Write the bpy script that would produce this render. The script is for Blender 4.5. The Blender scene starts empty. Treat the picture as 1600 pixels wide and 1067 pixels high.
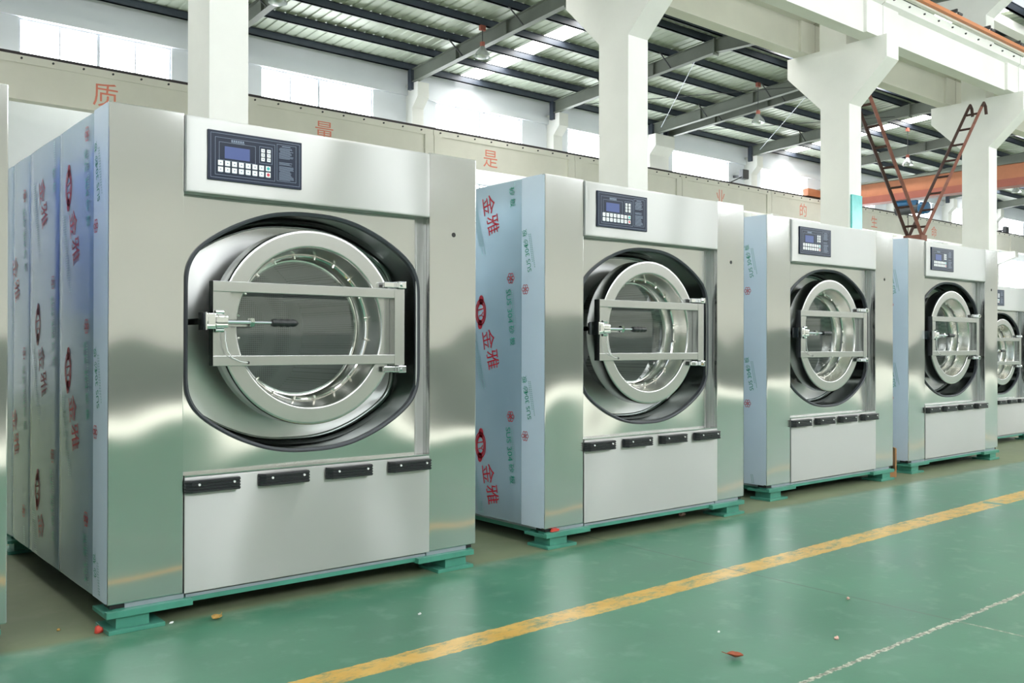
import bpy, bmesh, math, random
from mathutils import Vector, Matrix
random.seed(7)
S = bpy.context.scene
COL = S.collection
PI = math.pi

# ------------------------------------------------------------------ camera
cam_d = bpy.data.cameras.new('camera'); cam = bpy.data.objects.new('camera', cam_d); COL.objects.link(cam)
cam_d.sensor_width = 36; cam_d.lens = 32.52; cam_d.clip_start = .05; cam_d.clip_end = 300
_yaw, _pitch, _roll = 0.8798, 0.0036, 0.0017
F = Vector((math.cos(_yaw)*math.cos(_pitch), math.sin(_yaw)*math.cos(_pitch), math.sin(_pitch)))
R = Vector((math.sin(_yaw), -math.cos(_yaw), 0)); U = R.cross(F)
R2 = R*math.cos(_roll)+U*math.sin(_roll); U2 = -R*math.sin(_roll)+U*math.cos(_roll)
m = Matrix((R2, U2, -F)).transposed().to_4x4(); m.translation = (0, 0, 1.195)
cam.matrix_world = m
S.camera = cam
# ------------------------------------------------------------------ world, exposure
S.view_settings.view_transform = 'Standard'; S.view_settings.look = 'None'
S.view_settings.gamma = 1; S.view_settings.use_curve_mapping = False
S.view_settings.exposure = 0.12
W = bpy.data.worlds.new('sky'); S.world = W; W.use_nodes = True
bg = W.node_tree.nodes['Background']; bg.inputs[0].default_value = (.86, .93, 1, 1); bg.inputs[1].default_value = 1.0
sun_d = bpy.data.lights.new('sun', 'SUN'); sun_d.energy = 9.0; sun_d.angle = .02; sun_d.color = (1, .97, .9)
sun = bpy.data.objects.new('sun', sun_d); COL.objects.link(sun)
sun.rotation_euler = Vector((.06, .10, -1)).to_track_quat('-Z', 'Y').to_euler()      # falls through the added roof opening by the opposite wall
S.cycles.use_denoising = True
S.cycles.max_bounces = 10; S.cycles.diffuse_bounces = 6; S.cycles.glossy_bounces = 6
S.cycles.transmission_bounces = 6; S.cycles.transparent_max_bounces = 8
S.cycles.sample_clamp_indirect = 4
# daylight strengths, the last for the added aisle fill panes
E_WALL, E_LOW, E_SKY, E_OPP, E_OPPFILL = 10.0, 6.0, 15.0, 12.0, 6.0

# ------------------------------------------------------------------ material helpers
def lin(r, g, b):
    f = lambda c: (c/255/12.92 if c/255 <= .04045 else ((c/255+.055)/1.055)**2.4)
    return (f(r), f(g), f(b), 1)
class NT:
    def __init__(s, name):
        s.m = bpy.data.materials.new(name); s.m.use_nodes = True
        s.t = s.m.node_tree; s.n = s.t.nodes; s.p = s.n['Principled BSDF']; s.out = s.n['Material Output']
    def new(s, k, **kw):
        n = s.n.new(k)
        for a, v in kw.items(): setattr(n, a, v)
        return n
    def put(s, sock, v):
        if hasattr(v, 'links') or isinstance(v, bpy.types.NodeSocket): s.t.links.new(v, sock)
        elif isinstance(v, (tuple, list)) and sock.type == 'VECTOR': sock.default_value = v[:3]
        else: sock.default_value = v
    def math(s, op, a, b=None, c=None):
        n = s.new('ShaderNodeMath', operation=op); s.put(n.inputs[0], a)
        if b is not None: s.put(n.inputs[1], b)
        if c is not None: s.put(n.inputs[2], c)
        return n.outputs[0]
    def mix(s, f, a, b):
        n = s.new('ShaderNodeMix', data_type='RGBA'); s.put(n.inputs[0], f); s.put(n.inputs[6], a); s.put(n.inputs[7], b)
        return n.outputs[2]
    def noise(s, scale, detail=3, rough=.55, vec=None, stretch=None):
        n = s.new('ShaderNodeTexNoise'); n.inputs['Scale'].default_value = scale
        n.inputs['Detail'].default_value = detail; n.inputs['Roughness'].default_value = rough
        v = vec if vec is not None else s.pos()
        if stretch:
            mp = s.new('ShaderNodeMapping'); mp.inputs['Scale'].default_value = stretch
            s.t.links.new(v, mp.inputs[0]); v = mp.outputs[0]
        s.t.links.new(v, n.inputs['Vector'])
        return n.outputs[0]
    def pos(s):
        if not hasattr(s, '_p'): s._p = s.new('ShaderNodeNewGeometry').outputs['Position']
        return s._p
    def obj(s):
        if not hasattr(s, '_o'): s._o = s.new('ShaderNodeTexCoord').outputs['Object']
        return s._o
    def xyz(s, v=None):
        n = s.new('ShaderNodeSeparateXYZ'); s.t.links.new(v or s.pos(), n.inputs[0]); return n.outputs
    def ramp(s, f, a, b):
        n = s.new('ShaderNodeMapRange'); s.put(n.inputs[0], f); n.inputs[1].default_value = a; n.inputs[2].default_value = b
        return n.outputs[0]
    def bump(s, h, strength=.2, dist=.01):
        n = s.new('ShaderNodeBump'); n.inputs['Strength'].default_value = strength; n.inputs['Distance'].default_value = dist
        s.put(n.inputs['Height'], h); s.t.links.new(n.outputs[0], s.p.inputs['Normal'])
    def set(s, **kw):
        for k, v in kw.items(): s.put(s.p.inputs[k.replace('_', ' ')], v)
        return s.m
def plain(name, col, rough=.5, metal=0, spec=.5, var=.0, scale=3.0, bump=0):
    t = NT(name)
    if var:
        n = t.noise(scale, 5)
        f = t.ramp(n, .3, .7)
        d = tuple(c*(1-var) for c in col[:3])+(1,)
        t.set(Base_Color=t.mix(f, d, col))
    else: t.set(Base_Color=col)
    t.set(Roughness=rough, Metallic=metal, Specular_IOR_Level=spec)
    if bump: t.bump(t.noise(scale*6, 4), bump, .01)
    return t.m
def emis(name, col, st):
    t = NT(name); t.set(Base_Color=(.8, .8, .8, 1), Roughness=.4, Emission_Color=col, Emission_Strength=st)
    return t.m
def steel(name, tangent, rough=.33, col=(.61, .61, .60, 1), aniso=.9, wav=.0035, fine=True):
    """brushed stainless sheet; tangent = direction in which reflections are drawn out, across the brushing"""
    t = NT(name)
    t.set(Base_Color=col, Metallic=1.0, Roughness=rough)
    if tangent:
        cx = t.new('ShaderNodeCombineXYZ')
        for i in range(3): cx.inputs[i].default_value = tangent[i]
        t.put(t.p.inputs['Tangent'], cx.outputs[0]); t.set(Anisotropic=aniso)
    if wav:
        h = t.noise(1.0, 1, .4, stretch=(1.3, 1.3, 1.0))
        t.bump(h, 1.0, wav*10)
    return t.m

M = {}
M['steel_v'] = steel('brushed_steel_vertical', (1, 0, 0), rough=.15, aniso=1.0, wav=.004)
M['steel_h'] = steel('brushed_steel_horizontal', (0, 0, 1), rough=.36, aniso=1.0, col=(.56, .555, .545, 1), wav=.004)
M['steel_ring'] = steel('door_steel', None, rough=.24, wav=0, col=(.53, .53, .52, 1))
M['steel_plate'] = steel('recess_plate_steel', (0, 0, 1), rough=.34, aniso=.8, col=(.74, .74, .73, 1))
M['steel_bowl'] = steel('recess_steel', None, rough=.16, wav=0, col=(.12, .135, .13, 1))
M['steel_bright'] = steel('bowl_steel', None, rough=.22, wav=0, col=(.84, .82, .78, 1))
M['chrome'] = plain('chrome', (.85, .85, .85, 1), .08, 1)
def film_mat():
    t = NT('film_covered_steel')
    n = t.noise(1.2, 3); f = t.ramp(n, .3, .7)
    t.set(Base_Color=t.mix(f, lin(176, 196, 208), lin(198, 214, 224)), Metallic=.48, Roughness=.26, Coat_Weight=.25, Coat_Roughness=.06)
    t.bump(t.noise(.9, 1, .4), 1.0, .03)
    return t.m
M['film'] = film_mat()
M['film_strip'] = plain('pale_film_strip', lin(222, 233, 246), .3, .15, var=.08, scale=1.2)
def blue_mat():
    t = NT('part_blue_film')
    x, y, z = t.xyz()
    up = t.math('GREATER_THAN', t.math('ADD', z, t.math('MULTIPLY', t.noise(1.5, 2), .12)), 1.42)
    t.set(Base_Color=t.mix(up, lin(120, 128, 128), lin(46, 104, 220)), Metallic=t.math('SUBTRACT', .8, t.math('MULTIPLY', up, .7)), Roughness=.35)
    return t.m
M['film_blue'] = blue_mat()
M['ink_red'] = plain('red_ink', lin(200, 30, 50), .4)
M['ink_green'] = plain('green_ink', lin(10, 140, 110), .4)
M['ink_pale'] = plain('pale_green_ink', lin(125, 170, 165), .4)
M['teal'] = plain('teal_paint', lin(78, 150, 130), .4, var=.25, scale=6)
M['skirt'] = plain('bare_sheet', lin(165, 172, 180), .35, .5)
M['black'] = plain('black_plastic', (.022, .023, .026, 1), .3)
M['rubber'] = plain('dark_rubber', (.05, .055, .065, 1), .5)
M['white_plastic'] = plain('white_plastic', (.85, .85, .85, 1), .4)
M['key'] = plain('membrane_key', (.9, .9, .92, 1), .35)
M['panel_blue'] = plain('panel_navy', lin(26, 36, 58), .3, 0, .3)
M['panel_line'] = plain('panel_print', lin(130, 142, 165), .4)
M['lcd'] = emis('lcd_screen', lin(78, 100, 170), .5); M['lcd'].node_tree.nodes['Principled BSDF'].inputs['Base Color'].default_value = (.02, .03, .08, 1)
M['dot_teal'] = plain('dot_teal', lin(70, 190, 190), .4)
M['dot_red'] = plain('dot_red', lin(220, 70, 90), .4)
M['hole'] = plain('dark_hole', (.01, .01, .01, 1), .6)
def glass_mat():
    t = NT('door_glass')
    tr = t.new('ShaderNodeBsdfTransparent'); tr.inputs[0].default_value = (.42, .47, .45, 1)
    gl = t.new('ShaderNodeBsdfGlossy'); gl.inputs['Roughness'].default_value = .03; gl.inputs[0].default_value = (.9, .95, .95, 1)
    lw = t.new('ShaderNodeLayerWeight'); lw.inputs[0].default_value = .5
    fr = t.math('MULTIPLY_ADD', t.math('POWER', lw.outputs['Facing'], 4.0), .75, .13)
    mx = t.new('ShaderNodeMixShader')
    t.t.links.new(fr, mx.inputs[0]); t.t.links.new(tr.outputs[0], mx.inputs[1]); t.t.links.new(gl.outputs[0], mx.inputs[2])
    df = t.new('ShaderNodeBsdfDiffuse'); df.inputs[0].default_value = (.55, .6, .58, 1)
    m2 = t.new('ShaderNodeMixShader'); m2.inputs[0].default_value = .07
    t.t.links.new(mx.outputs[0], m2.inputs[1]); t.t.links.new(df.outputs[0], m2.inputs[2])
    t.t.links.new(m2.outputs[0], t.out.inputs[0])
    return t.m
M['glass'] = glass_mat()
def drum_mat():
    t = NT('perforated_steel')
    v = t.new('ShaderNodeTexVoronoi'); v.inputs['Scale'].default_value = 85; v.inputs['Randomness'].default_value = 0
    mp = t.new('ShaderNodeMapping'); mp.inputs['Rotation'].default_value = (.0, 0, .0)
    t.t.links.new(t.obj(), mp.inputs[0]); t.t.links.new(mp.outputs[0], v.inputs['Vector'])
    f = t.math('LESS_THAN', v.outputs[0], .33)
    t.set(Base_Color=t.mix(f, (.5, .5, .49, 1), (.08, .08, .08, 1)), Metallic=.8, Roughness=.38)
    return t.m
M['drum'] = drum_mat()
M['white_paint'] = plain('white_concrete_paint', lin(238, 238, 234), .6, var=.07, scale=1.3)
M['cream_paint'] = plain('cream_concrete_paint', lin(226, 224, 215), .6, var=.08, scale=1.1)
M['wall_white'] = plain('wall_white', lin(226, 230, 236), .8, var=.06, scale=.7)
M['wall_beige'] = plain('wall_beige', lin(209, 208, 203), .7, var=.1, scale=.7)
M['wall_reflect_band'] = plain('wall_reflect_band', lin(118, 128, 122), .6, var=.2, scale=1)  # dark band on the unseen wall, added for the steel fronts to reflect
M['rafter'] = plain('grey_green_steel', lin(106, 112, 103), .55, var=.15, scale=2)
M['purlin'] = plain('dark_blue_steel', lin(62, 70, 84), .5, var=.2, scale=3)
M['roof'] = plain('roof_sheet', lin(178, 187, 172), .45, .1, var=.12, scale=1.5)
M['rust'] = plain('rusty_steel', lin(138, 88, 74), .7, var=.35, scale=9)
M['rust_dark'] = plain('dark_rusty_steel', lin(72, 46, 40), .7, var=.3, scale=9)
M['orange'] = plain('orange_paint', lin(184, 118, 84), .6, var=.15, scale=2)
M['orange_dark'] = plain('orange_paint_shade', lin(160, 88, 72), .5, var=.15, scale=2)
M['conductor'] = plain('conductor_orange', lin(196, 118, 66), .45)
M['rail'] = plain('crane_rail', lin(58, 52, 54), .5, .4)
M['blue'] = plain('hoist_blue', lin(28, 96, 140), .4, var=.2)
M['grey_dark'] = plain('dark_grey_metal', lin(60, 62, 64), .5, .3)
M['red_paint'] = plain('faded_red_paint', lin(228, 138, 120), .7)
M['sign_teal'] = plain('glossy_teal', lin(110, 212, 212), .15, var=.25, scale=5)
M['cardboard'] = plain('cardboard', lin(186, 136, 92), .8, var=.15, scale=12)
M['leaf_y'] = plain('yellow_leaf', lin(190, 150, 80), .7, var=.3, scale=60)
M['leaf_b'] = plain('brown_leaf', lin(170, 85, 55), .7, var=.3, scale=60)
M['pink'] = plain('pale_brick', lin(222, 178, 165), .8)
M['red_scrap'] = plain('red_scrap', lin(205, 70, 55), .6)
M['lamp_red'] = plain('dull_lamp_red', lin(150, 82, 68), .6)
M['paper'] = plain('white_paper', lin(240, 240, 240), .7)
M['win_wall'] = emis('bright_frosted_pane', (.93, .97, 1, 1), E_WALL)
M['win_low'] = emis('bright_low_pane', (.90, .96, 1, 1), E_LOW)
M['win_sky'] = emis('skylight_pane', (1, .98, .92, 1), E_SKY)
M['win_opp'] = emis('aisle_side_pane', (.94, .975, 1, 1), E_OPP)
M['fill_oppsky'] = emis('aisle_fill_pane', (1, .985, .95, 1), E_OPPFILL)
M['lamp_glass'] = plain('lamp_reflector', (.75, .78, .8, 1), .15, .7)

def floor_mat():
    t = NT('painted_factory_floor')
    x, y, z = t.xyz()
    n1 = t.noise(1.1, 6, .6); n2 = t.noise(7, 5, .6); n3 = t.noise(45, 3)
    big = t.noise(.35, 3)
    green = t.mix(t.ramp(n1, .32, .68), lin(52, 110, 86), lin(80, 134, 108))
    green = t.mix(t.math('MULTIPLY', t.ramp(n2, .55, .8), .45), green, lin(126, 160, 142))
    green = t.mix(t.math('MULTIPLY', t.ramp(big, .5, .75), .4), green, lin(104, 138, 122))
    # pale scuffs
    sc = t.noise(5, 6, .75, stretch=(1, 5, 1))
    green = t.mix(t.math('MULTIPLY', t.ramp(sc, .66, .74), .35), green, lin(190, 205, 196))
    olive = t.mix(t.ramp(n1, .3, .7), lin(108, 118, 92), lin(128, 136, 106))
    olive = t.mix(t.math('MULTIPLY', t.ramp(n2, .5, .8), .4), olive, lin(140, 142, 122))
    wob = t.math('MULTIPLY', t.math('SUBTRACT', t.noise(2.5, 4), .5), .12)
    ye = t.math('ADD', y, wob)
    edge = t.ramp(ye, 3.95, 4.03)
    # the paint stops at the front of the machines, strips in front stay green
    c = t.mix(edge, green, olive)
    dust = t.math('MULTIPLY', t.math('MULTIPLY', t.ramp(ye, 3.75, 3.97), t.math('SUBTRACT', 1.0, edge)), t.ramp(n2, .35, .7))
    c = t.mix(t.math('MULTIPLY', dust, .5), c, lin(150, 158, 140))
    # worn yellow line along the aisle
    yc = t.math('SUBTRACT', y, t.math('MULTIPLY_ADD', x, .022, 2.93))
    wy = t.math('MULTIPLY', t.math('SUBTRACT', t.noise(16, 4), .5), .035)
    inl = t.math('LESS_THAN', t.math('ABSOLUTE', t.math('ADD', yc, wy)), t.math('MULTIPLY_ADD', x, .004, .058))
    wear = t.math('SUBTRACT', 1.0, t.math('MULTIPLY', t.ramp(t.noise(14, 6, .8, stretch=(.5, 1, 1)), .49, .63), .85))
    hole = t.math('GREATER_THAN', t.noise(2.1, 3, .6), .31)
    yl = t.math('MULTIPLY', t.math('MULTIPLY', inl, wear), hole)
    yel = t.mix(t.ramp(n2, .3, .7), lin(196, 152, 60), lin(214, 176, 92))
    c = t.mix(yl, c, yel)
    # joints
    w1 = t.math('MULTIPLY', t.math('SUBTRACT', t.noise(9, 4), .5), .035)
    jA = t.math('LESS_THAN', t.math('ABSOLUTE', t.math('ADD', t.math('SUBTRACT', y, 1.87), w1)), t.math('MULTIPLY_ADD', n3, .03, -.004))
    jcol = t.mix(t.ramp(n3, .45, .6), lin(120, 122, 108), lin(196, 196, 180))
    c = t.mix(jA, c, jcol)
    jA2 = t.math('LESS_THAN', t.math('ABSOLUTE', t.math('SUBTRACT', y, -4.1)), .012)
    c = t.mix(jA2, c, lin(120, 122, 108))
    xm = t.math('SUBTRACT', t.math('ABSOLUTE', t.math('SUBTRACT', t.math('PINGPONG', t.math('ADD', x, 1.95), 3.0), 0.0)), 0.0)
    jB = t.math('LESS_THAN', t.math('ADD', xm, t.math('MULTIPLY', w1, .3)), .006)
    jcolB = t.mix(t.math('LESS_THAN', y, 1.87), lin(66, 92, 78), jcol)
    c = t.mix(t.math('MULTIPLY', jB, .8), c, jcolB)
    # pale strip by the opposite wall: sunlit brightness painted in for steel reflections
    far = t.ramp(t.math('ADD', y, wob), -4.55, -4.65)
    c = t.mix(far, c, lin(225, 225, 216))
    rough = t.math('ADD', t.math('MULTIPLY', n1, .25), .22)
    rough = t.math('ADD', rough, t.math('MULTIPLY', edge, .25))
    t.set(Base_Color=c, Roughness=rough, Specular_IOR_Level=.32)
    t.bump(t.noise(30, 4), .06, .004)
    return t.m
M['floor'] = floor_mat()

# ------------------------------------------------------------------ mesh helpers
class MB:
    def __init__(s): s.v = []; s.f = []; s.mi = []; s.sm = []
    def face(s, pts, mi=0, sm=False):
        b = len(s.v); s.v += [tuple(p) for p in pts]; s.f.append(tuple(range(b, b+len(pts)))); s.mi.append(mi); s.sm.append(sm)
    def raw(s, verts, faces, mi=0, sm=False):
        b = len(s.v); s.v += [tuple(p) for p in verts]
        for f in faces: s.f.append(tuple(i+b for i in f)); s.mi.append(mi); s.sm.append(sm)
        return s
    def box(s, x0, x1, y0, y1, z0, z1, mi=0, bev=0):
        if bev:
            bm = bmesh.new(); bmesh.ops.create_cube(bm, size=1)
            for v in bm.verts: v.co = ((x0+x1)/2+v.co.x*(x1-x0), (y0+y1)/2+v.co.y*(y1-y0), (z0+z1)/2+v.co.z*(z1-z0))
            bmesh.ops.bevel(bm, geom=bm.edges[:], offset=bev, segments=2, profile=.6, affect='EDGES')
            bm.verts.index_update()
            s.raw([v.co[:] for v in bm.verts], [[v.index for v in f.verts] for f in bm.faces], mi); bm.free(); return s
        v = [(x, y, z) for x in (x0, x1) for y in (y0, y1) for z in (z0, z1)]
        return s.raw(v, [(0, 1, 3, 2), (4, 6, 7, 5), (0, 4, 5, 1), (2, 3, 7, 6), (0, 2, 6, 4), (1, 5, 7, 3)], mi)
    def prism(s, poly, a, b, axis, mi=0):
        """poly: 2-D outline extruded from a to b along axis ('x': poly=(y,z); 'y': (x,z); 'z': (x,y))"""
        def P(p, t): return {'x': (t, p[0], p[1]), 'y': (p[0], t, p[1]), 'z': (p[0], p[1], t)}[axis]
        n = len(poly); v = [P(p, a) for p in poly]+[P(p, b) for p in poly]
        f = [tuple(range(n)), tuple(range(2*n-1, n-1, -1))]+[(i, i+n, (i+1) % n+n, (i+1) % n) for i in range(n)]
        return s.raw(v, f, mi)
    def tube(s, pts, r, n=10, mi=0, cap=True, sm=True):
        pts = [Vector(p) for p in pts]; rs = r if isinstance(r, (list, tuple)) else [r]*len(pts)
        rings = []; up = None
        for i, p in enumerate(pts):
            d = (pts[min(i+1, len(pts)-1)]-pts[max(i-1, 0)]).normalized()
            if up is None: up = Vector((0, 0, 1)) if abs(d.z) < .9 else Vector((1, 0, 0))
            a = d.cross(up).normalized(); b = a.cross(d).normalized(); up = b
            rings.append([p+(a*math.cos(2*PI*k/n)+b*math.sin(2*PI*k/n))*rs[i] for k in range(n)])
        v = [q for rg in rings for q in rg]; f = []
        for i in range(len(pts)-1):
            for k in range(n): f.append((i*n+k, i*n+(k+1) % n, (i+1)*n+(k+1) % n, (i+1)*n+k))
        s.raw(v, f, mi, sm)
        if cap:
            s.face(rings[0][::-1], mi); s.face(rings[-1], mi)
        return s
    def rev(s, prof, cx, cz, n=64, mi=0, sm=True):
        """revolve (r, y) profile about the Y axis through (cx, cz)"""
        v = []; f = []; k = len(prof)
        for i in range(n):
            a = 2*PI*i/n
            for r, y in prof: v.append((cx+r*math.cos(a), y, cz+r*math.sin(a)))
        for i in range(n):
            j = (i+1) % n
            for q in range(k-1): f.append((i*k+q, i*k+q+1, j*k+q+1, j*k+q))
        return s.raw(v, f, mi, sm)
    def build(s, name, mats, parent=None, loc=None, smooth_angle=None):
        me = bpy.data.meshes.new(name); me.from_pydata(s.v, [], s.f)
        for x in (mats if isinstance(mats, (list, tuple)) else [mats]): me.materials.append(x)
        me.polygons.foreach_set('material_index', s.mi); me.polygons.foreach_set('use_smooth', s.sm)
        bm = bmesh.new(); bm.from_mesh(me)
        bmesh.ops.remove_doubles(bm, verts=bm.verts, dist=1e-5)
        bmesh.ops.recalc_face_normals(bm, faces=bm.faces)
        bm.to_mesh(me); bm.free()
        if any(s.sm): me.set_sharp_from_angle(angle=math.radians(35))
        me.update()
        o = bpy.data.objects.new(name, me); COL.objects.link(o)
        if parent: o.parent = parent
        if loc: o.location = loc
        return o
def tag(o, label=None, cat=None, group=None, kind=None):
    if label: o['label'] = label
    if cat: o['category'] = cat
    if group: o['group'] = group
    if kind: o['kind'] = kind
    return o
def empty(name, loc, label, cat, group=None):
    o = bpy.data.objects.new(name, None); o.empty_display_size = .2; COL.objects.link(o); o.location = loc
    return tag(o, label, cat, group)
def struct(o): o['kind'] = 'structure'; return o
def kids(o): return [c for c in bpy.data.objects if c.parent is o]
def copy_tree(o, parent=None):
    c = o.copy(); COL.objects.link(c)
    if parent: c.parent = parent
    for k in kids(o): copy_tree(k, c)
    return c
_tc = {}
def text_geo(s, size=1):
    """flat letter shapes centred on the origin in x,y"""
    if s not in _tc:
        cu = bpy.data.curves.new('lettering', 'FONT'); cu.body = s; cu.size = 1; cu.align_x = 'CENTER'; cu.align_y = 'CENTER'; cu.resolution_u = 3
        o = bpy.data.objects.new('lettering', cu); COL.objects.link(o)
        dg = bpy.context.evaluated_depsgraph_get(); dg.update()
        me = bpy.data.meshes.new_from_object(o.evaluated_get(dg))
        _tc[s] = ([v.co[:] for v in me.vertices], [tuple(p.vertices) for p in me.polygons])
        bpy.data.objects.remove(o); bpy.data.curves.remove(cu); bpy.data.meshes.remove(me)
    v, f = _tc[s]
    return [(p[0]*size, p[1]*size) for p in v], f

# ------------------------------------------------------------------ the hall: floor, walls, roof
X0, X1 = -9.0, 66.0
YB, YC, YO = 24.4, 9.6, -9.0         # back wall face, column row, opposite wall face
COLS = [3.65, 9.88, 15.86, 21.76]
RAFT = [3.65, 9.88, 15.86, 21.76, 26.9, 27.75, 33.2, 39.2, 45.2, 51.2, 57.2, 63.2]
BAYS = [-8.2, -2.3, 3.65, 9.88, 15.86, 21.76, 27.4, 33.2, 39.2, 45.2, 51.2, 57.2, 63.2]

struct(MB().box(X0, X1, YO-.3, YB+.3, -.2, 0).build('floor', M['floor']))

def wall_with_holes(name, y0, y1, zt, holes, mat):
    mb = MB(); xs = sorted({X0, X1, *[h[0] for h in holes], *[h[1] for h in holes]})
    for a, b in zip(xs[:-1], xs[1:]):
        hs = sorted([(h[2], h[3]) for h in holes if h[0] <= a+1e-6 and h[1] >= b-1e-6]); z = 0
        for h0, h1 in hs:
            if h0 > z: mb.box(a, b, y0, y1, z, h0)
            z = h1
        mb.box(a, b, y0, y1, z, zt)
    return struct(mb.build(name, mat))
up, low = [], []
for a, b in zip(BAYS[:-1], BAYS[1:]):
    c = (a+b)/2; up.append((c-1.8, c+1.8, 7.35, 8.97)); low += [(c-2.1, c+2.1, 3.4, 6.55)] if a > 9 else []
wall_with_holes('wall_back', YB, YB+.24, 10.05, up+low, M['wall_white'])
nwin = 0
def window(h, y, mat, frame, nx, nz, out):
    """frame, mullions and bright frosted panes set into a wall opening"""
    global nwin; nwin += 1
    x0, x1, z0, z1 = h; mb = MB(); t = .035
    ya, yb = (y+.06*out, y+.12*out) if out > 0 else (y-.12, y-.06)
    mb.box(x0, x1, ya, yb, z0, z0+t).box(x0, x1, ya, yb, z1-t, z1)
    mb.box(x0, x0+t, ya, yb, z0+t, z1-t).box(x1-t, x1, ya, yb, z0+t, z1-t)
    for i in range(1, nx):
        xx = x0+(x1-x0)*i/nx; w = .07 if i*2 == nx else .032
        mb.box(xx-w/2, xx+w/2, ya, yb, z0+t, z1-t)
    for i in range(1, nz):
        zz = z0+(z1-z0)*i/nz; mb.box(x0+t, x1-t, ya+.01, yb-.01, zz-.012, zz+.012)
    o = struct(mb.build('window_%d' % nwin, frame))
    mp = MB().box(x0+t*.5, x1-t*.5, (ya+yb)/2-.004, (ya+yb)/2+.004, z0+t*.5, z1-t*.5)
    mp.build('pane', mat, o)
M['frame'] = plain('window_frame_paint', lin(200, 205, 215), .5)
for h in up: window(h, YB, M['win_wall'], M['frame'], 4, 1, 1)
for h in low: window(h, YB, M['win_low'], M['frame'], 4, 2, 1)
struct(MB().box(X0, X1, YB-.1, YB, 8.97, 9.2).build('trim_1', M['wall_white']))
# opposite wall behind the photographer: added dark band, tall bright windows
opp = []
for a, b in zip(BAYS[:-1], BAYS[1:]):
    c = (a+b)/2; opp.append((c-1.75, c+1.75, 6.0, 8.9))
wall_with_holes('wall_front', YO-.24, YO, 10.0, opp, M['wall_beige'])
for h in opp: window(h, YO, M['win_opp'], M['frame'], 4, 2, -1)
struct(MB().box(X0, X1, YO, YO+.03, 0, 1.45).build('trim_2', M['wall_reflect_band']))
struct(MB().box(X0-.24, X0, YO-.24, YB+.24, 0, 11).build('wall_left', M['wall_white']))
struct(MB().box(X1, X1+.24, YO-.24, YB+.24, 0, 11).build('wall_right', M['wall_white']))

def zraf(y):                 # top of the rafters
    if y >= YC: return 9.70+.0605*min(24.0-y, y-10.0+0.0 if y < 17 else 24.0-y)
    return 9.70+.0605*min(y+8.6, 9.2-y)
SKYX = [x for x in (-.2, 17.75, 35.75, 53.75)]
FILLH = [-5.3, .65, 6.6, 12.7, 24.4, 30.1, 42.0, 48.0]  # unseen skylights on the far slope, added to light the crane beam faces
FILLA = [x+d for x in (-5.3, .65, 6.6, 12.7, 18.6, 24.4, 30.1, 36.0, 42.0, 48.0, 54.0) for d in (0,)]  # unseen skylights over the aisle, added as general fill light
def roof(name, ya, yb, yr, skies, w):
    mb = MB(); prof = [(0, 0), (.19, 0), (.21, .028), (.26, .028), (.28, 0)]
    xs = [X0-.2]+[v for s_ in skies for v in (s_, s_+w)]+[X1+.2]
    for a, b in zip(xs[::2], xs[1::2]):
        x = a; pts = []
        while x < b:
            for dx, dz in prof:
                if x+dx < b: pts.append((x+dx, dz))
            x += .30
        pts.append((b, 0))
        rows = []
        for y in (ya, yr, yb):
            z = zraf(y)+.21; rows.append([(px, y, z+dz) for px, dz in pts])
        n = len(pts)
        mb.raw([p for r in rows for p in r], [(k*n+i, k*n+i+1, (k+1)*n+i+1, (k+1)*n+i) for k in range(2) for i in range(n-1)])
    return struct(mb.build(name, M['roof']))
roof('ceiling', YB+.25, 17.0, 20.0, SKYX, .75)
roof('ceiling', 17.0, YC, 13.0, FILLH, .95)
roof('ceiling', YC, -5.55, .3, FILLA, .95)
def clear_mat():
    t = NT('added_sun_opening')
    tr = t.new('ShaderNodeBsdfTransparent'); tr.inputs[0].default_value = (.9, .93, .92, 1); t.t.links.new(tr.outputs[0], t.out.inputs[0]); return t.m
mb = MB(); za, zb = zraf(-5.55)+.21, zraf(-9.25)+.21
mb.raw([(X0, -5.55, za), (X1, -5.55, za), (X1, -9.25, zb), (X0, -9.25, zb)], [(0, 1, 2, 3)])
nwin += 1; struct(mb.build('window_%d' % nwin, clear_mat()))  # unseen roof opening, added so the sun brightens the floor mirrored in steel
ns = 0
def skylights(skies, w, ys, mat):
    global nwin
    for x in skies:
        for a, b in zip(ys[:-1], ys[1:]):
            mb = MB(); za, zb = zraf(a)+.21, zraf(b)+.21
            mb.raw([(x, a, za), (x+w, a, za), (x+w, b, zb), (x, b, zb), (x, a, za+.02), (x+w, a, za+.02), (x+w, b, zb+.02), (x, b, zb+.02)],
                   [(0, 1, 2, 3), (7, 6, 5, 4), (0, 4, 5, 1), (1, 5, 6, 2), (2, 6, 7, 3), (3, 7, 4, 0)])
            nwin += 1; struct(mb.build('window_%d' % nwin, mat))
PUR = [24.1, 22.75, 21.4, 20.05, 18.7, 17.3, 16.7, 15.3, 13.95, 12.6, 11.25, 10.0]
skylights(SKYX[1:2], .75, PUR[:6], M['win_sky'])
skylights(SKYX[:1]+SKYX[2:], .75, PUR[:6], M['win_sky'])
PURA = [9.0, 7.2, 5.4, 3.6, 1.8, .3, -1.2, -3.0, -4.0, -5.5]
skylights(FILLH, .95, PUR[6:], M['win_sky'])
skylights(FILLA, .95, PURA, M['fill_oppsky'])
names_p = ['at the eaves above the high windows', 'second up from the high windows', 'third up from the high windows', 'fourth up from the high windows', 'fifth up from the high windows',
           'just on the window side of the roof ridge', 'just past the roof ridge', 'one step past the ridge', 'two steps past the ridge', 'three steps past the ridge', 'next to last before the columns', 'nearest the white columns']
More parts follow.
